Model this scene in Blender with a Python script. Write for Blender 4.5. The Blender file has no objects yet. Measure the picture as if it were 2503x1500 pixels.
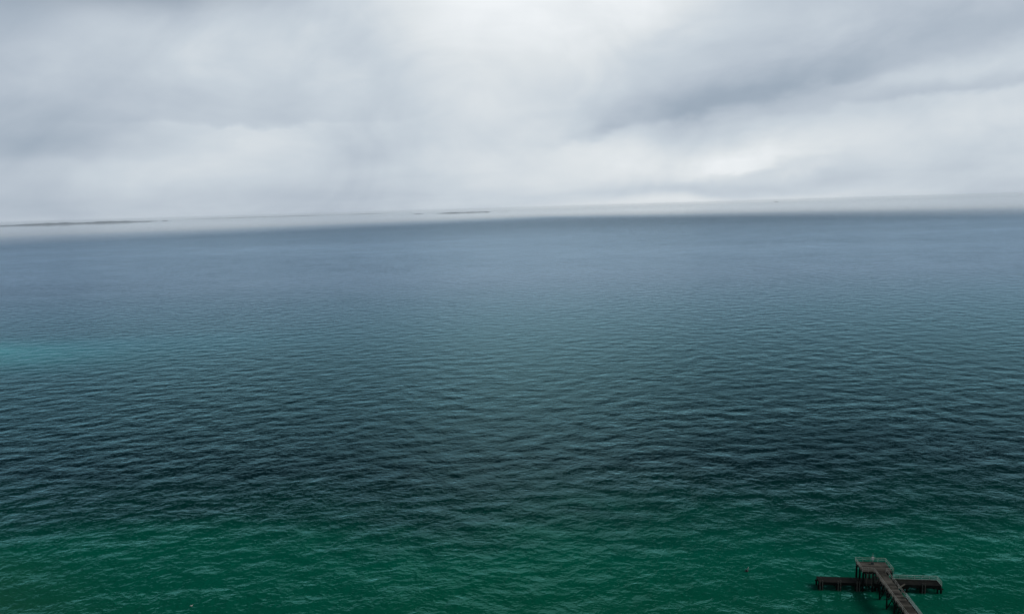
import bpy, bmesh, math, random
from mathutils import Vector, Matrix, noise as mnoise
R = math.radians
random.seed(7)
S = bpy.context.scene
C = S.collection

# ---------------------------------------------------------------- camera
H = 100.0
F_PX, W_PX = 1800.0, 2503.0
PITCH = math.degrees(math.atan((750 - 508.0) / F_PX))
ROLL = 1.69
cam = bpy.data.cameras.new('camera')
cam.sensor_width = 36.0
cam.lens = 36.0 * F_PX / W_PX
cam.clip_start = 1.0
cam.clip_end = 200000.0
co = bpy.data.objects.new('camera', cam)
C.objects.link(co)
co.matrix_world = Matrix.Translation((0, 0, H)) @ Matrix.Rotation(R(90 - PITCH), 4, 'X') @ Matrix.Rotation(R(-ROLL), 4, 'Z')
S.camera = co

S.view_settings.view_transform = 'Standard'
S.view_settings.look = 'None'
S.view_settings.gamma = 1.0
S.view_settings.exposure = 0.0
S.cycles.max_bounces = 10
S.cycles.diffuse_bounces = 2
S.cycles.glossy_bounces = 3
S.cycles.volume_bounces = 8
S.cycles.use_denoising = True
S.cycles.sample_clamp_indirect = 2.0
S.cycles.caustics_reflective = False


# ---------------------------------------------------------------- node helper
class E:
    """a socket with arithmetic: writes Math nodes"""
    def __init__(s, t, k): s.t, s.k = t, k
    def _m(s, op, *a, clamp=False):
        n = s.t.nodes.new('ShaderNodeMath'); n.operation = op; n.use_clamp = clamp
        for i, v in enumerate((s,) + a):
            if isinstance(v, E): s.t.links.new(v.k, n.inputs[i])
            else: n.inputs[i].default_value = v
        return E(s.t, n.outputs[0])
    def __add__(s, o): return s._m('ADD', o)
    def __radd__(s, o): return s._m('ADD', o)
    def __sub__(s, o): return s._m('SUBTRACT', o)
    def __rsub__(s, o): return (s * -1.0) + o
    def __mul__(s, o): return s._m('MULTIPLY', o)
    def __rmul__(s, o): return s._m('MULTIPLY', o)
    def __truediv__(s, o): return s._m('DIVIDE', o)
    def pow(s, o): return s._m('POWER', o)
    def max(s, o): return s._m('MAXIMUM', o)
    def min(s, o): return s._m('MINIMUM', o)
    def abs(s): return s._m('ABSOLUTE')
    def exp(s): return s._m('EXPONENT')
    def step(s, a, b):                       # smoothstep a..b
        n = s.t.nodes.new('ShaderNodeMapRange'); n.interpolation_type = 'SMOOTHSTEP'
        s.t.links.new(s.k, n.inputs[0])
        n.inputs[1].default_value = min(a, b); n.inputs[2].default_value = max(a, b)
        n.inputs[3].default_value = 0.0 if a < b else 1.0
        n.inputs[4].default_value = 1.0 if a < b else 0.0
        return E(s.t, n.outputs[0])


def xyz(t, vec):
    n = t.nodes.new('ShaderNodeSeparateXYZ'); t.links.new(vec, n.inputs[0])
    return [E(t, o) for o in n.outputs]


def vec(t, x, y, z=0.0):
    n = t.nodes.new('ShaderNodeCombineXYZ')
    for i, v in enumerate((x, y, z)):
        if isinstance(v, E): t.links.new(v.k, n.inputs[i])
        else: n.inputs[i].default_value = v
    return n.outputs[0]


def nz(t, v, scale=1.0, detail=2.0, rough=0.5, dist=0.0, dim='2D'):
    n = t.nodes.new('ShaderNodeTexNoise'); n.noise_dimensions = dim
    n.inputs['Scale'].default_value = scale; n.inputs['Detail'].default_value = detail
    n.inputs['Roughness'].default_value = rough; n.inputs['Distortion'].default_value = dist
    t.links.new(v, n.inputs['Vector'])
    return E(t, n.outputs[0])


def ramp(t, fac, stops):
    n = t.nodes.new('ShaderNodeValToRGB'); r = n.color_ramp
    while len(r.elements) < len(stops): r.elements.new(0.5)
    for e, (p, c) in zip(r.elements, stops): e.position = p; e.color = (*c, 1)
    t.links.new(fac.k, n.inputs[0])
    return n.outputs[0]


def mix(t, f, a, b, mode='MIX'):
    n = t.nodes.new('ShaderNodeMix'); n.data_type = 'RGBA'; n.blend_type = mode
    for s, v in ((n.inputs[0], f), (n.inputs[6], a), (n.inputs[7], b)):
        if isinstance(v, E): t.links.new(v.k, s)
        elif isinstance(v, (int, float)): s.default_value = v
        elif isinstance(v, tuple): s.default_value = (*v, 1)
        else: t.links.new(v, s)
    return n.outputs[2]


def srgb(*c):
    return tuple((x / 255 / 12.92) if x <= 10 else ((x / 255 + 0.055) / 1.055) ** 2.4 for x in c)


# ---------------------------------------------------------------- sky: overcast over a Nishita sky
SUN_EL, SUN_AZ = 44.0, 97.0
w = bpy.data.worlds.new('World'); S.world = w; w.use_nodes = True
t = w.node_tree; t.nodes.clear()
out = t.nodes.new('ShaderNodeOutputWorld'); bg = t.nodes.new('ShaderNodeBackground')
t.links.new(bg.outputs[0], out.inputs[0]); bg.inputs['Strength'].default_value = 0.1
nis = t.nodes.new('ShaderNodeTexSky'); nis.sky_type = 'NISHITA'; nis.sun_disc = False
nis.sun_elevation = R(SUN_EL); nis.sun_rotation = R(SUN_AZ)
tc = t.nodes.new('ShaderNodeTexCoord')
dx, dy, dz = xyz(t, tc.outputs['Generated'])
el = dz.max(-0.2)._m('ARCSINE') * 57.2958
az = dx._m('ARCTAN2', dy) * 57.2958
# the cloud layer as a plane overhead (streaks crowd together towards the horizon)
den = dz.max(0.0) + 0.10
cp = vec(t, dx / den, dy / den)
wu = (nz(t, vec(t, az * 0.06, el * 0.14), 1.0, 3.0, 0.55) - 0.5) * 16.0
wv = (nz(t, vec(t, az * 0.07 + 31.0, el * 0.16 + 11.0), 1.0, 3.0, 0.55) - 0.5) * 5.0
U = az + wu * 0.55
V = el + wv * 0.55
n1 = nz(t, cp, 0.55, 5.0, 0.52, 0.35) - 0.5
n2 = nz(t, vec(t, az * 0.06 + 5.0, el * 0.11 + az * -0.012), 1.0, 5.0, 0.52, 0.5) - 0.5
n3 = nz(t, vec(t, az * 0.17 + 3.0, el * 0.30 + az * -0.03), 1.0, 5.0, 0.55, 0.6) - 0.5
pu = (nz(t, vec(t, az * 0.22, el * 0.40 + 21.0), 1.0, 4.0, 0.55, 0.3) - 0.5) * 3.2
pw = (nz(t, vec(t, az * 0.24 + 9.0, el * 0.42), 1.0, 4.0, 0.55, 0.3) - 0.5) * 1.7


def blob(u0, v0, rx, ryu, ryd, rot, amp, warp=True):
    uu, vv = (U, V) if warp else (az + wu * 0.18 + pu, el + wv * 0.10 + pw)
    c, s = math.cos(R(rot)), math.sin(R(rot))
    a = ((uu - u0) * c + (vv - v0) * s) * (1 / rx)
    b = (vv - v0) * c - (uu - u0) * s
    b = b.max(0.0) * (1 / ryu) + b.min(0.0) * (1 / ryd)
    return ((a * a + b * b) * -1.0).exp() * amp


val = n1 * 0.07 + n2 * 0.22 + n3 * 0.055 + 0.772
for b in (
    # az, el, half width, fade above, fade below, tilt, lighter / darker
    (0.5, 15.8, 11.0, 8.0, 6.5, 0, 0.18),          # bright thin cloud in the middle
    (8.0, 13.5, 9.0, 5.0, 3.0, 4, 0.05),
    (-36.0, 13.0, 8.0, 9.0, 8.0, 0, -0.10),        # grey left edge
    (-33.5, 5.5, 6.0, 2.6, 2.2, 0, -0.07),
    (-23.5, 15.0, 7.0, 3.0, 1.8, 0, -0.10),
    (19.0, 7.7, 13.0, 2.0, 0.85, 10.0, -0.11, False),  # long dark streak on the right
    (35.0, 10.0, 8.0, 2.2, 1.0, 8, -0.05, False),
    (31.0, 6.8, 8.5, 0.9, 0.35, 2.5, -0.075, False),
    (7.0, 5.4, 2.6, 0.7, 0.4, 12, -0.06, False),
    (11.5, 12.0, 2.5, 0.5, 0.5, 12, -0.03, False),
    (17.0, 2.5, 5.0, 1.3, 0.45, 9, 0.10, False),       # bright gap low on the right
    (21.5, 2.1, 2.0, 0.5, 0.4, 9, 0.04, False),
    (12.0, 3.6, 13.0, 1.3, 2.0, 5, 0.06),
    (30.0, 4.2, 11.0, 1.8, 3.0, 4, 0.05),
    (15.6, 1.0, 9.0, 0.5, 0.4, 0, -0.05),
    (13.0, 0.0, 13.0, 0.6, 3.0, 0, 0.085),
    (-19.0, 6.15, 8.5, 0.28, 1.5, 0.8, 0.055, False),  # pale bar on the left, sharp upper edge
    (-21.0, 3.8, 10.0, 1.5, 2.0, 0, 0.085),
    (-1.0, 3.6, 12.0, 1.6, 2.2, 0, 0.035),
    (-30.5, 3.2, 4.0, 1.3, 1.2, 0, 0.03),
    (-9.6, 4.3, 3.0, 0.9, 0.9, 10, -0.05, False),
    (-26.0, 0.8, 16.0, 1.0, 2.0, 0, -0.03),
):
    val = val + blob(*b)
cloud = ramp(t, (val - 0.5) * 2.0, [
    (0.00, srgb(132, 149, 166)), (0.28, srgb(159, 173, 188)), (0.46, srgb(183, 194, 206)),
    (0.60, srgb(200, 210, 219)), (0.76, srgb(222, 228, 232)), (0.92, srgb(240, 244, 247))])
# unseen sky overhead darkened, added to keep near water and jetty dark
over = (el - ((az * az) * (-1 / 260.0)).exp() * 4.5).step(12.3, 19.0)
cloud = mix(t, over, cloud, (0.012, 0.036, 0.048))
# glow added in the unseen sky above the frame, brightens the central water
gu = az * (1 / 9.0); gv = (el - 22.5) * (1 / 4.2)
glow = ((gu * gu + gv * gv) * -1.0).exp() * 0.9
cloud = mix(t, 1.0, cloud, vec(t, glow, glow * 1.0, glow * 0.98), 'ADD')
sc10 = t.nodes.new('ShaderNodeVectorMath'); sc10.operation = 'SCALE'; sc10.inputs['Scale'].default_value = 10.0
t.links.new(cloud, sc10.inputs[0])
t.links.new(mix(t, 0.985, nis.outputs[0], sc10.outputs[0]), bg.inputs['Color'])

# ---------------------------------------------------------------- sun behind the overcast
sl = bpy.data.lights.new('sun', 'SUN'); sl.energy = 1.2; sl.angle = R(26); sl.color = (1.0, 0.95, 0.88)
so = bpy.data.objects.new('sun', sl); C.objects.link(so)
sd = Vector((math.sin(R(SUN_AZ)) * math.cos(R(SUN_EL)), math.cos(R(SUN_AZ)) * math.cos(R(SUN_EL)), math.sin(R(SUN_EL))))
so.rotation_euler = sd.to_track_quat('Z', 'Y').to_euler()


# ---------------------------------------------------------------- materials
def mat(name):
    m = bpy.data.materials.new(name); m.use_nodes = True
    t = m.node_tree
    return m, t, t.nodes['Principled BSDF']


def wood(name, base, var=0.45, plank=0.22, axis='Y', rough=0.75, moss=None):
    """weathered timber: tone changes from board to board along axis, grain and stains on top"""
    m, t, p = mat(name)
    g = t.nodes.new('ShaderNodeTexCoord')
    x, y, z = xyz(t, g.outputs['Object'])
    q = {'X': x, 'Y': y, 'Z': z}[axis]
    wn = t.nodes.new('ShaderNodeTexWhiteNoise'); wn.noise_dimensions = '1D'
    t.links.new((q / plank)._m('FLOOR').k, wn.inputs['W'])
    f = (q / plank)._m('FRACT')
    gap = (f - 0.5).abs().step(0.5, 0.40)
    st = nz(t, g.outputs['Object'], 0.55, 4.0, 0.6, 0.3, '3D')
    gr = nz(t, vec(t, x * 3.0, y * 3.0, z * 3.0), 1.5, 3.0, 0.6, 0.0, '3D')
    v = (E(t, wn.outputs[0]) - 0.5) * var + (st - 0.5) * 2.2 + (gr - 0.5) * 0.5 + 1.0
    v = v * (gap * 0.4 + 0.6)
    c = mix(t, 1.0, base, vec(t, v, v, v), 'MULTIPLY')
    if moss:
        c = mix(t, nz(t, g.outputs['Object'], 0.35, 3.0, 0.55, 0.0, '3D').step(0.54, 0.66) * 0.7, c, moss)
    t.links.new(c, p.inputs['Base Color'])
    p.inputs['Roughness'].default_value = rough
    p.inputs['Specular IOR Level'].default_value = 0.2
    return m


def plain(name, base, rough=0.6, var=0.5, scale=2.0, metal=0.0):
    m, t, p = mat(name)
    g = t.nodes.new('ShaderNodeTexCoord')
    v = (nz(t, g.outputs['Object'], scale, 4.0, 0.6, 0.2, '3D') - 0.5) * (2 * var) + 1.0
    t.links.new(mix(t, 1.0, base, vec(t, v, v, v), 'MULTIPLY'), p.inputs['Base Color'])
    p.inputs['Roughness'].default_value = rough; p.inputs['Metallic'].default_value = metal
    return m


M = {
    'deck': wood('weathered_deck_boards', (0.125, 0.115, 0.102), 1.1, 0.85, 'Y', 0.8, (0.045, 0.047, 0.030)),
    'lowdeck': wood('wet_deck_boards', (0.013, 0.012, 0.010), 0.8, 0.26, 'X', 0.65, (0.012, 0.016, 0.008)),
    'pile': wood('tarred_timber', (0.006, 0.0055, 0.005), 0.4, 0.9, 'Z', 0.6),
    'beam': wood('dark_beam_timber', (0.009, 0.008, 0.007), 0.4, 1.3, 'X', 0.7),
    'palepile': plain('bleached_pile_timber', (0.085, 0.085, 0.075), 0.8, 0.8, 1.2),
    'rail': plain('galvanised_rail', (0.60, 0.76, 0.69), 0.55, 0.45, 0.7),
    'oldrail': plain('weathered_rail', (0.44, 0.43, 0.39), 0.65, 0.6, 0.9),
    'newrail': plain('pale_new_rail', (0.50, 0.72, 0.72), 0.5, 0.25, 0.7),
    'white': plain('white_paint', (0.72, 0.78, 0.75), 0.45, 0.15, 2.0),
    'grey': plain('grey_cabinet_paint', (0.07, 0.09, 0.09), 0.5, 0.3, 2.0),
    'plank': plain('pale_kerb_timber', (0.13, 0.12, 0.10), 0.8, 0.5, 1.5),
    'glass': plain('lamp_lens', (0.35, 0.5, 0.45), 0.2, 0.1, 2.0),
    'hull': plain('dark_hull_paint', (0.03, 0.035, 0.04), 0.5, 0.3, 0.5),
    'buoy': plain('dark_buoy_paint', (0.012, 0.014, 0.012), 0.5, 0.4, 3.0),
    'topmark': plain('pale_topmark_paint', (0.42, 0.48, 0.44), 0.55, 0.3, 3.0),
    'feather': plain('white_feathers', (0.80, 0.80, 0.78), 0.8, 0.06, 9.0),
    'beak': plain('yellow_beak', (0.6, 0.35, 0.05), 0.5, 0.1, 9.0),
    'island': plain('haze_paled_scrub', (0.17, 0.21, 0.25), 0.95, 0.5, 0.004),  # scrub colour paled and blued to stand in for distance haze
}


# ---------------------------------------------------------------- mesh helpers
def obj(name, bm, m, parent=None, smooth=False):
    me = bpy.data.meshes.new(name)
    bmesh.ops.recalc_face_normals(bm, faces=bm.faces)
    bm.to_mesh(me); bm.free()
    if smooth:
        for p in me.polygons: p.use_smooth = True
    me.materials.append(m)
    o = bpy.data.objects.new(name, me); C.objects.link(o)
    if parent: o.parent = parent
    return o


def tag(o, label=None, cat=None, group=None, kind=None):
    for k, v in (('label', label), ('category', cat), ('group', group), ('kind', kind)):
        if v: o[k] = v
    return o


def thing(name, label, cat, loc, rz=0.0, group=None):
    o = bpy.data.objects.new(name, None); C.objects.link(o)
    o.empty_display_size = 0.5
    o.location = loc; o.rotation_euler = (0, 0, rz)
    return tag(o, label, cat, group)


def box(bm, x0, x1, y0, y1, z0, z1):
    v = [bm.verts.new((x, y, z)) for z in (z0, z1) for x, y in ((x0, y0), (x1, y0), (x1, y1), (x0, y1))]
    for f in ((3, 2, 1, 0), (4, 5, 6, 7), (0, 1, 5, 4), (1, 2, 6, 5), (2, 3, 7, 6), (3, 0, 4, 7)):
        bm.faces.new([v[i] for i in f])
    return v


def tube(bm, a, b, r0, r1=None, n=10, wob=0.0):
    a, b = Vector(a), Vector(b); r1 = r0 if r1 is None else r1
    d = (b - a).normalized()
    u = d.cross(Vector((0, 0, 1)) if abs(d.z) < 0.9 else Vector((1, 0, 0))).normalized(); v = d.cross(u)
    rings = []
    for P, r in ((a, r0), (b, r1)):
        rings.append([bm.verts.new(P + (u * math.cos(2 * math.pi * i / n) + v * math.sin(2 * math.pi * i / n)) * r * (1 + wob * random.uniform(-1, 1))) for i in range(n)])
    for i in range(n):
        bm.faces.new((rings[0][i], rings[0][(i + 1) % n], rings[1][(i + 1) % n], rings[1][i]))
    bm.faces.new(rings[0][::-1]); bm.faces.new(rings[1])


def bar(bm, a, b, w, h):
    """rectangular timber from a to b"""
    a, b = Vector(a), Vector(b); d = (b - a).normalized()
    u = d.cross(Vector((0, 0, 1)))
    u = u.normalized() if u.length > 1e-4 else Vector((1, 0, 0)); v = u.cross(d)
    vs = [bm.verts.new(P + u * (sx * w / 2) + v * (sy * h / 2)) for P in (a, b) for sx, sy in ((-1, -1), (1, -1), (1, 1), (-1, 1))]
    for f in ((3, 2, 1, 0), (4, 5, 6, 7), (0, 1, 5, 4), (1, 2, 6, 5), (2, 3, 7, 6), (3, 0, 4, 7)):
        bm.faces.new([vs[i] for i in f])


def lathe(bm, prof, n=16, tilt=None):
    rings = [[bm.verts.new((r * math.cos(2 * math.pi * i / n), r * math.sin(2 * math.pi * i / n), z)) for i in range(n)] for r, z in prof]
    for A, B in zip(rings, rings[1:]):
        for i in range(n): bm.faces.new((A[i], A[(i + 1) % n], B[(i + 1) % n], B[i]))
    bm.faces.new(rings[0][::-1]); bm.faces.new(rings[-1])
    if tilt: bmesh.ops.transform(bm, matrix=tilt, verts=bm.verts)


# ---------------------------------------------------------------- the sea
def sea_material():
    m, t, p = mat('sea_water')
    g = t.nodes.new('ShaderNodeNewGeometry')
    x, y, z = xyz(t, g.outputs['Position'])
    ca, sa = math.cos(R(9)), math.sin(R(9))
    wob = (nz(t, vec(t, x * 0.02, y * 0.02), 1.0, 2.0) - 0.5) * 14.0

    def height(ox, oy):
        X, Y = x + ox, y + oy
        a1 = X * ca + Y * sa; b1 = Y * ca - X * sa
        a2 = X * ca - Y * sa; b2 = Y * ca + X * sa
        h = nz(t, vec(t, a1 * 0.72, b1), 1 / 9.4, 1.0, 0.5) * WAVE[0]
        q = nz(t, vec(t, a2 * 0.75 + 40.0, b2), 1 / 3.8, 1.2, 0.5) - 0.5
        h = h - q.abs() * WAVE[1]
        r = nz(t, vec(t, a1 * 0.8 + 7.0, b1), 1 / 1.45, 1.6, 0.5, 0.3) - 0.5
        h = h - r.abs() * WAVE[2]
        return h
    e = 0.10
    h0 = height(0.0, 0.0); hx = height(e, 0.0); hy = height(0.0, e)
    # wind ruffles the near sea; far out it lies calm; lulls and gusts in between
    gust = nz(t, vec(t, x * 0.0009, y * 0.0032), 1.0, 3.0, 0.5) - 0.5
    gust2 = nz(t, vec(t, x * 0.012, y * 0.022), 1.0, 3.0, 0.55) - 0.5
    side = (x - 400.0).max(0.0) + (400.0 - x).max(0.0) * 0.68
    calm = ((y + side * 1.9 + gust * 1200.0 - 6300.0) / (side * 1.9 + 6200.0)).max(0.0).min(1.0)
    px = (x - 1100.0) * (1 / 1900.0); py = (y - 4600.0) * (1 / 1700.0)
    squall = ((px * px + py * py) * -1.0).exp() * 0.9        # a darker wind patch far out
    amp = (squall + gust * 0.9 + gust2 * 1.0 + 1.0 + y.step(1500.0, 4500.0) * 0.7) * (calm * -2.4).exp()
    k = amp * (-1.0 / e)
    sx = (hx - h0) * k; sy = (hy - h0) * k
    nv = t.nodes.new('ShaderNodeVectorMath'); nv.operation = 'NORMALIZE'
    t.links.new(vec(t, sx, sy, 1.0), nv.inputs[0])
    # depth and bottom: pale sand near the shore, weed and deep water beyond
    w1 = (nz(t, vec(t, x * 0.012, y * 0.02), 1.0, 4.0, 0.55) - 0.5)
    w2 = (nz(t, vec(t, x * 0.05, y * 0.05), 1.0, 3.0, 0.55) - 0.5)
    d = y + x * 0.04 + w1 * 62.0 + w2 * 16.0
    col = ramp(t, (d - 150.0) / 600.0, [
        (0.00, (0.004, 0.130, 0.074)), (0.085, (0.002, 0.148, 0.096)), (0.14, (0.002, 0.060, 0.050)),
        (0.22, (0.002, 0.020, 0.026)), (0.45, (0.003, 0.022, 0.034)), (1.0, (0.007, 0.048, 0.092))])
    sand = ((x + 120.0) * 0.9 + (y - 165.0) * 1.6 + w1 * 60.0).step(60.0, -50.0)
    col = mix(t, sand * 0.45, col, (0.065, 0.16, 0.09))
    qx = (x + 445.0) * (1 / 120.0); qy = (y - 562.0 + (x + 420.0) * 0.25) * (1 / 46.0)
    patch = ((qx * qx + qy * qy) * -1.0 + w1 * 1.5).exp().min(1.0)
    tx = (x + 330.0) * (1 / 130.0); ty = (y - 585.0) * (1 / 42.0)
    tail = ((tx * tx + ty * ty) * -1.0 + w1 * 1.8).exp().min(1.0)
    col = mix(t, tail * 0.45, col, (0.05, 0.30, 0.42))
    col = mix(t, patch * 0.95, col, (0.05, 0.46, 0.49))
    # surface: water-tinted mirror over the coloured body, mixed by Fresnel
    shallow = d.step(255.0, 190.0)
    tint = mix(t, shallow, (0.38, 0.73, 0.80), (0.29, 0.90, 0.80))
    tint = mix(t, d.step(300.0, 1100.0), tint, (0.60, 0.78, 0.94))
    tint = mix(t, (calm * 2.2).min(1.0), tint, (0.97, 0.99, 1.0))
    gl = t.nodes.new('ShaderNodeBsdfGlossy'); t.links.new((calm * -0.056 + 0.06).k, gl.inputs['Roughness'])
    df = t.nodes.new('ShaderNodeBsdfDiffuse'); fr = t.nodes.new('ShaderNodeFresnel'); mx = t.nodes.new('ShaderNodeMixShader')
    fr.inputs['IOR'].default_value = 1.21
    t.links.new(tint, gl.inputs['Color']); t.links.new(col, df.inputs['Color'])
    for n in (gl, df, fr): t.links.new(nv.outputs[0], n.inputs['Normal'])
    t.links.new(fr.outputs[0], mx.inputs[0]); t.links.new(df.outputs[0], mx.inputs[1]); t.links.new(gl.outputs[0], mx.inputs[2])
    t.nodes.remove(p)
    t.links.new(mx.outputs[0], t.nodes['Material Output'].inputs['Surface'])
    return m


WAVE = (1.02, 0.475, 0.222)
bm = bmesh.new()
radii = [0.0] + [30 * 1.12 ** i for i in range(65)]
radii = [r for r in radii if r < 43000] + [45000]
NS = 96
prev = [bm.verts.new((0, 0, 0))] * NS
for r in radii[1:]:
    cur = [bm.verts.new((r * math.sin(2 * math.pi * i / NS), r * math.cos(2 * math.pi * i / NS), 0)) for i in range(NS)]
    for i in range(NS):
        j = (i + 1) % NS
        if prev[0] is prev[1]: bm.faces.new((prev[0], cur[j], cur[i]))
        else: bm.faces.new((prev[i], prev[j], cur[j], cur[i]))
    prev = cur
tag(obj('sea', bm, sea_material()), kind='structure')

# ---------------------------------------------------------------- haze over the water
m = bpy.data.materials.new('haze'); m.use_nodes = True
t = m.node_tree; t.nodes.clear()
o_ = t.nodes.new('ShaderNodeOutputMaterial'); pv = t.nodes.new('ShaderNodeVolumePrincipled')
pv.inputs['Color'].default_value = (0.985, 0.995, 1.0, 1)
pv.inputs['Density'].default_value = 2.2e-5
pv.inputs['Anisotropy'].default_value = 0.95
t.links.new(pv.outputs[0], o_.inputs['Volume'])
bm = bmesh.new(); box(bm, -48000, 48000, -48000, 48000, -1.0, 112.0)
tag(obj('haze', bm, m), kind='stuff')


# ---------------------------------------------------------------- far islands
def island(x0, y0, x1, y1, depth, height, seed, lumps=14.0):
    """a long low island between two points, with a shore, an uneven wooded crest and a back slope"""
    bm = bmesh.new(); n = 90
    A, B = Vector((x0, y0, 0)), Vector((x1, y1, 0)); d = (B - A).normalized(); q = Vector((-d.y, d.x, 0))
    rows = []
    prof = [(-0.5, 0.0), (-0.36, 0.35), (-0.18, 0.85), (0.0, 1.0), (0.25, 0.8), (0.5, 0.0)]
    for i in range(n + 1):
        s = i / n
        env = min(1.0, (s * (1 - s) * 4) ** 0.5 * 1.15)
        hv = (0.55 + 0.55 * mnoise.noise(Vector((s * lumps * 0.35, seed, 0))) + 0.22 * mnoise.noise(Vector((s * lumps * 1.7, seed, 3)))) * env
        rows.append([bm.verts.new(A.lerp(B, s) + q * (depth * w_ * (0.3 + 0.7 * env)) + Vector((0, 0, max(0.0, hv) * height * h_ - (0.5 if h_ == 0 else 0)))) for w_, h_ in prof])
    for a, b in zip(rows, rows[1:]):
        for k in range(len(prof) - 1): bm.faces.new((a[k], b[k], b[k + 1], a[k + 1]))
    return tag(obj('island', bm, M['island']), kind='structure')


# distant islands and a faint coast
island(-17239, 22064, -11966, 25314, 1200, 80, 1.3, 14)
island(-11878, 25356, -11656, 25459, 300, 32, 4.0, 5)
island(-17151, 38886, -6648, 41977, 1200, 30, 8.0, 14)
island(-2049, 20900, -513, 20994, 400, 30, 2.2, 14)
island(-2795, 21822, -2529, 21854, 150, 17, 5.5, 5)
island(-188, 21499, -38, 21500, 150, 17, 6.5, 5)

# ---------------------------------------------------------------- the pier
PO = (91.9, 178.0, 0.0); PA = R(-7.3)
DZ, LZ = 5.5, 2.2                       # upper and lower deck levels
pier = thing('pier', 'dark timber jetty with high platform, low cross walkway and pale handrails', 'pier', PO, PA)

bm = bmesh.new()                        # high platform: boards running across, over a fascia
y = -1.5
while y < 3.82:
    box(bm, -4.25 + random.uniform(-.05, .05), 3.15 + random.uniform(-.05, .05), y, y + 0.222, DZ - 0.09, DZ + random.uniform(-.012, .012)); y += 0.24
obj('platform_deck', bm, M['deck'], pier)
bm = bmesh.new()
for y in (-1.38, 1.2, 3.7): box(bm, -4.1, 3.0, y - 0.15, y + 0.15, DZ - 0.62, DZ - 0.10)
for x in (-4.12, -1.7, 0.7, 3.0): box(bm, x - 0.12, x + 0.12, -1.22, 3.54, DZ - 0.45, DZ - 0.10)
obj('platform_beams', bm, M['beam'], pier)

bm = bmesh.new()                        # gangway to the shore
y = -1.74
while y > -64:
    box(bm, -1.40 + random.uniform(-.05, .03), 1.28 + random.uniform(-.03, .05), y, y + 0.222, DZ - 0.09, DZ + random.uniform(-.012, .012)); y -= 0.24
obj('gangway_deck', bm, M['deck'], pier)
bm = bmesh.new()
for x in (-1.22, -0.05, 1.12): box(bm, x - 0.1, x + 0.1, -64, -1.56, DZ - 0.45, DZ - 0.10)
obj('gangway_beams', bm, M['beam'], pier)

bm = bmesh.new()                        # low cross walkway
x = -14.7
while x < 15.0:
    box(bm, x, x + 0.24, -1.33 + random.uniform(-.04, .04), 1.58 + random.uniform(-.04, .04), LZ - 0.1, LZ + random.uniform(-.012, .012)); x += 0.26
obj('walkway_deck', bm, M['lowdeck'], pier)
bm = bmesh.new()
for y in (-1.2, 0.1, 1.45): box(bm, -14.6, 14.9, y - 0.13, y + 0.13, LZ - 0.75, LZ - 0.11)
obj('walkway_beams', bm, M['beam'], pier)
bm = bmesh.new()                        # corner fillet of deck with a pale kerb
v = [bm.verts.new((a, b, c)) for c in (LZ - 0.1, LZ) for a, b in ((1.5, -1.4), (6.05, -1.4), (3.9, -3.4), (1.5, -3.4))]
for f in ((3, 2, 1, 0), (4, 5, 6, 7), (0, 1, 5, 4), (1, 2, 6, 5), (2, 3, 7, 6), (3, 0, 4, 7)): bm.faces.new([v[i] for i in f])
obj('corner_deck', bm, M['lowdeck'], pier)
bm = bmesh.new(); bar(bm, (6.12, -1.32, LZ + 0.12), (3.80, -3.48, LZ + 0.12), 0.22, 0.24)
obj('kerb_beam', bm, M['plank'], pier)

bm = bmesh.new()                        # low side landing along the gangway
y = -7.7
while y > -48:
    box(bm, 1.55, 4.12, y, y + 0.24, LZ - 0.1, LZ + random.uniform(-.012, .012)); y -= 0.26
obj('landing_deck', bm, M['lowdeck'], pier)


def pile(x, y, top, r=0.17, m='pile', name='piling'):
    bm = bmesh.new()
    tube(bm, (x + random.uniform(-.05, .05), y + random.uniform(-.05, .05), -3.0), (x, y, top), r * 1.08, r * 0.95, 10, 0.05)
    return obj(name, bm, M[m], pier)


for x in (-4.0, -1.6, 0.9, 2.9):        # under the high platform
    for y in (-1.3, 1.2, 3.6): pile(x, y, DZ - 0.6, 0.25)
for k in range(13):                     # bents under the gangway
    y = -5.0 - 4.6 * k
    for x in (-1.15, 1.05): pile(x, y, DZ - 0.46, 0.18)
    bm = bmesh.new(); box(bm, -1.45, 1.35, y - 0.14, y + 0.14, DZ - 0.75, DZ - 0.46)
    bar(bm, (-1.1, y + 0.2, DZ - 0.9), (1.0, y + 0.2, 0.4), 0.1, 0.22); bar(bm, (1.0, y - 0.2, DZ - 0.9), (-1.1, y - 0.2, 0.4), 0.1, 0.22)
    obj('cross_bracing', bm, M['beam'], pier)
for x in (-14.3, -9.8, -5.2, -0.4, 6.4, 10.6, 14.6):   # under the low walkway, with fender piles in front
    for xx, y in ((x - 0.42, -0.9), (x + 0.42, -0.95), (x - 0.35, 1.3), (x + 0.35, 1.25)): pile(xx, y, LZ - 0.76, 0.24)
    bm = bmesh.new(); box(bm, x - 0.75, x + 0.75, -1.42, -1.1, LZ - 1.05, LZ - 0.76); box(bm, x - 0.75, x + 0.75, 1.1, 1.4, LZ - 1.05, LZ - 0.76)
    bar(bm, (x, -0.9, LZ - 1.1), (x, 1.2, 0.15), 0.12, 0.2)
    obj('cross_bracing', bm, M['beam'], pier)
for x in (-14.55, -13.95, -10.05, -9.5, -5.45, -4.85, 10.3, 10.95):
    pile(x, -1.52, LZ + 0.62 + random.uniform(-.12, .12), 0.12, 'palepile', 'fender_pile')
for y in range(-9, -46, -5):
    for x in (1.9, 3.9): pile(x, float(y), LZ - 0.1, 0.16)


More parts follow.
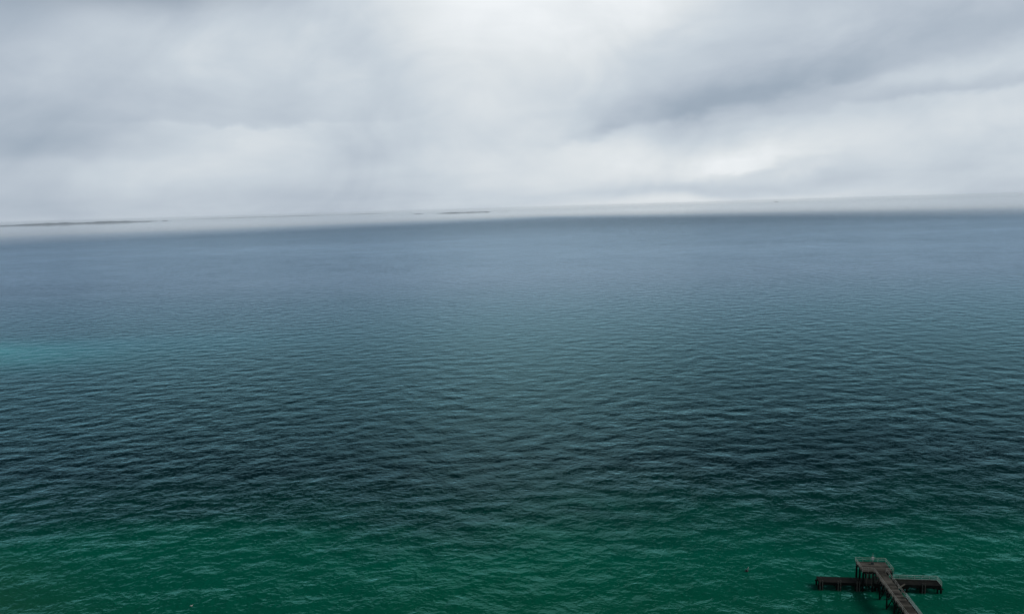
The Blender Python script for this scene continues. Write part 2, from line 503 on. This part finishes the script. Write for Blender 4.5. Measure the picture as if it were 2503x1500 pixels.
def railing(pts, posts, m, z, tops=(1.1, 0.62), r=0.035, kerb=None, label=None):
    """handrails along a line of points (local x, y); each post a sub-part"""
    bm = bmesh.new()
    for a, b in zip(pts, pts[1:]):
        for h in tops: tube(bm, (a[0], a[1], z + h), (b[0], b[1], z + h), r, n=8)
        if kerb: bar(bm, (a[0], a[1], z + kerb), (b[0], b[1], z + kerb), 0.10, 0.14)
    o = obj('railing', bm, M[m], pier)
    if label: o['label'] = label
    for a, b in zip(pts, pts[1:]):
        L = math.hypot(b[0] - a[0], b[1] - a[1]); n = max(1, round(L / posts))
        for i in range(n if b is not pts[-1] else n + 1):
            s = i / n
            X, Y = a[0] + (b[0] - a[0]) * s, a[1] + (b[1] - a[1]) * s
            bm = bmesh.new(); tube(bm, (X, Y, z - 0.25), (X, Y, z + tops[0] + 0.03), r, n=8)
            obj('rail_post', bm, M[m], o)
    return o


railing([(-1.48, -1.6), (-4.3, -1.6), (-4.3, 0.9)], 1.5, 'oldrail', DZ, r=0.04)
railing([(-4.3, 0.9), (-4.3, 3.9), (3.2, 3.9), (3.2, -1.6)], 1.9, 'rail', DZ, r=0.04)
railing([(3.2, -1.6), (1.36, -1.6)], 1.0, 'oldrail', DZ, r=0.04)
railing([(-1.48, -1.6), (-1.48, -64.0)], 2.0, 'oldrail', DZ, r=0.045)
railing([(1.36, -1.6), (1.36, -64.0)], 2.0, 'oldrail', DZ, r=0.045)
railing([(4.1, 1.55), (15.0, 1.55), (14.95, -1.3)], 1.95, 'rail', LZ, r=0.055, kerb=0.1, label='pale green handrail')
railing([(4.05, -7.6), (4.05, -48.0)], 2.0, 'newrail', LZ, r=0.055, kerb=0.14, label='pale blue handrail')

bm = bmesh.new()                        # ladder from the low walkway up to the platform
for x in (-3.35, -1.95): bar(bm, (x, -1.75, LZ - 0.4), (x, -1.75, DZ - 0.25), 0.11, 0.09)
for k in range(10): bar(bm, (-3.3, -1.75, LZ - 0.2 + k * 0.33), (-2.0, -1.75, LZ - 0.2 + k * 0.33), 0.06, 0.06)
obj('ladder', bm, M['plank'], pier)
bm = bmesh.new()
bar(bm, (-1.75, -2.7, DZ - 0.5), (-0.9, -1.45, LZ + 0.2), 0.5, 0.08)
obj('diagonal_brace', bm, M['palepile'], pier)
bm = bmesh.new()
for k in range(24):
    y = -3.0 - k * 1.0
    bar(bm, (-1.52, y, DZ - 0.05), (-1.75 - random.uniform(0, .12), y + 0.05, DZ - 0.55 - random.uniform(0, .3)), 0.10, 0.08)
obj('side_brackets', bm, M['palepile'], pier)

# navigation beacon on the platform
c_, s_ = math.cos(PA), math.sin(PA)
def P(x, y, z): return (PO[0] + c_ * x - s_ * y, PO[1] + s_ * x + c_ * y, z)
bc = thing('navigation_beacon', 'white beacon on a thin mast standing on the jetty platform', 'beacon', P(-0.45, 2.6, DZ + 0.02), PA)
bm = bmesh.new(); box(bm, -0.35, 0.30, -0.45, 0.30, 0.0, 0.16); box(bm, -0.28, 0.22, -0.36, 0.2, 0.163, 0.70)
obj('base_cabinet', bm, M['grey'], bc)
bm = bmesh.new(); tube(bm, (0, 0, 0.7), (0, 0, 1.1), 0.06); tube(bm, (0, 0, 1.2), (0, 0, 3.0), 0.045, 0.03); obj('mast', bm, M['oldrail'], bc)
bm = bmesh.new(); lathe(bm, [(0.05, 0.75), (0.12, 0.9), (0.19, 1.1), (0.19, 1.28), (0.07, 1.36)]); obj('lantern', bm, M['glass'], bc, True)
bm = bmesh.new(); box(bm, -0.30, 0.30, -0.24, 0.06, 1.42, 1.98); obj('white_box', bm, M['white'], bc)

# leaning buoy left of the pier
by = thing('buoy', 'small leaning marker buoy with pale top, floating left of the jetty', 'buoy', (61.9, 189.3, 0))
tl = Matrix.Rotation(R(22), 4, 'Y')
bm = bmesh.new(); lathe(bm, [(0.12, -0.5), (0.42, -0.25), (0.48, 0.05), (0.38, 0.34), (0.12, 0.46)], 16, tl); obj('float', bm, M['buoy'], by, True)
bm = bmesh.new(); lathe(bm, [(0.07, 0.40), (0.14, 0.48), (0.16, 0.95), (0.10, 1.25), (0.03, 1.32)], 16, tl); obj('topmark', bm, M['topmark'], by, True)

# gull on the water
gl = thing('seagull', 'white seagull sitting on green water, far left of the jetty', 'bird', (-85.5, 179.7, 0), R(35))
bm = bmesh.new()
secs = [(-0.36, 0.02, 0.14), (-0.26, 0.06, 0.13), (-0.1, 0.13, 0.10), (0.06, 0.14, 0.09), (0.17, 0.10, 0.12), (0.22, 0.06, 0.20), (0.25, 0.055, 0.28), (0.29, 0.05, 0.31), (0.33, 0.02, 0.31)]
rings = []
for x, r, z in secs:
    rings.append([bm.verts.new((x, r * math.cos(2 * math.pi * i / 12) * 1.1, z + r * math.sin(2 * math.pi * i / 12))) for i in range(12)])
for a, b in zip(rings, rings[1:]):
    for i in range(12): bm.faces.new((a[i], a[(i + 1) % 12], b[(i + 1) % 12], b[i]))
bm.faces.new(rings[0]); bm.faces.new(rings[-1][::-1])
for s in (1, -1):                       # folded wings along the back
    w_ = [bm.verts.new(q) for q in ((0.12, s * 0.10, 0.20), (-0.05, s * 0.17, 0.20), (-0.42, s * 0.06, 0.20), (-0.30, s * 0.02, 0.26), (0.05, s * 0.05, 0.25))]
    bm.faces.new(w_ if s > 0 else w_[::-1])
obj('body', bm, M['feather'], gl, True)
bm = bmesh.new(); tube(bm, (0.33, 0, 0.31), (0.40, 0, 0.295), 0.018, 0.004, 8); obj('beak', bm, M['beak'], gl)

# boat far out, ship on the horizon
def hull(bm, L, B, D):
    n = 14; rows = []
    for i in range(n + 1):
        s = i / n; wd = B / 2 * (1 - max(0, (s - 0.45) / 0.55) ** 2.2) * (0.85 + 0.15 * min(1, s * 4)) + 0.02
        sh = D * (1 + 0.35 * s * s)
        rows.append([bm.verts.new((L * (s - 0.5), a * wd * k, z)) for a, k, z in ((-1, 1, sh), (-1, 0.9, sh * 0.4), (-1, 0.55, -0.8), (1, 0.55, -0.8), (1, 0.9, sh * 0.4), (1, 1, sh))])
    for a, b in zip(rows, rows[1:]):
        for k in range(5): bm.faces.new((a[k], b[k], b[k + 1], a[k + 1]))
        bm.faces.new((a[5], b[5], b[0], a[0]))
    bm.faces.new(rows[0]); bm.faces.new(rows[-1][::-1])


bt = thing('motor_boat', 'tiny dark hulled boat with white cabin, far out on the grey water', 'boat', (640, 5700, 0), R(170))
bm = bmesh.new(); hull(bm, 14.0, 4.2, 1.9); obj('hull', bm, M['hull'], bt)
bm = bmesh.new(); box(bm, -4.5, 1.8, -1.5, 1.5, 2.0, 4.4); box(bm, -3.6, 0.2, -1.3, 1.3, 4.403, 5.4); obj('cabin', bm, M['white'], bt)
bm = bmesh.new(); tube(bm, (-1.5, 0, 5.4), (-1.5, 0, 6.6), 0.08); obj('mast', bm, M['white'], bt)

sp = thing('cargo_ship', 'faint grey ship on the horizon right of centre', 'ship', (13550, 37640, 0), R(-12))
bm = bmesh.new(); hull(bm, 190.0, 28.0, 14.0); obj('hull', bm, M['hull'], sp)
bm = bmesh.new(); box(bm, -84, -62, -11, 11, 14.5, 44.0); box(bm, -78, -68, -5, 5, 44.01, 54.0); obj('superstructure', bm, M['white'], sp)
bm = bmesh.new()
for k in range(5): box(bm, -52 + k * 24, -32 + k * 24, -11, 11, 14.5, 22.0 + (k % 2) * 5)
obj('cargo_stack', bm, M['hull'], sp)
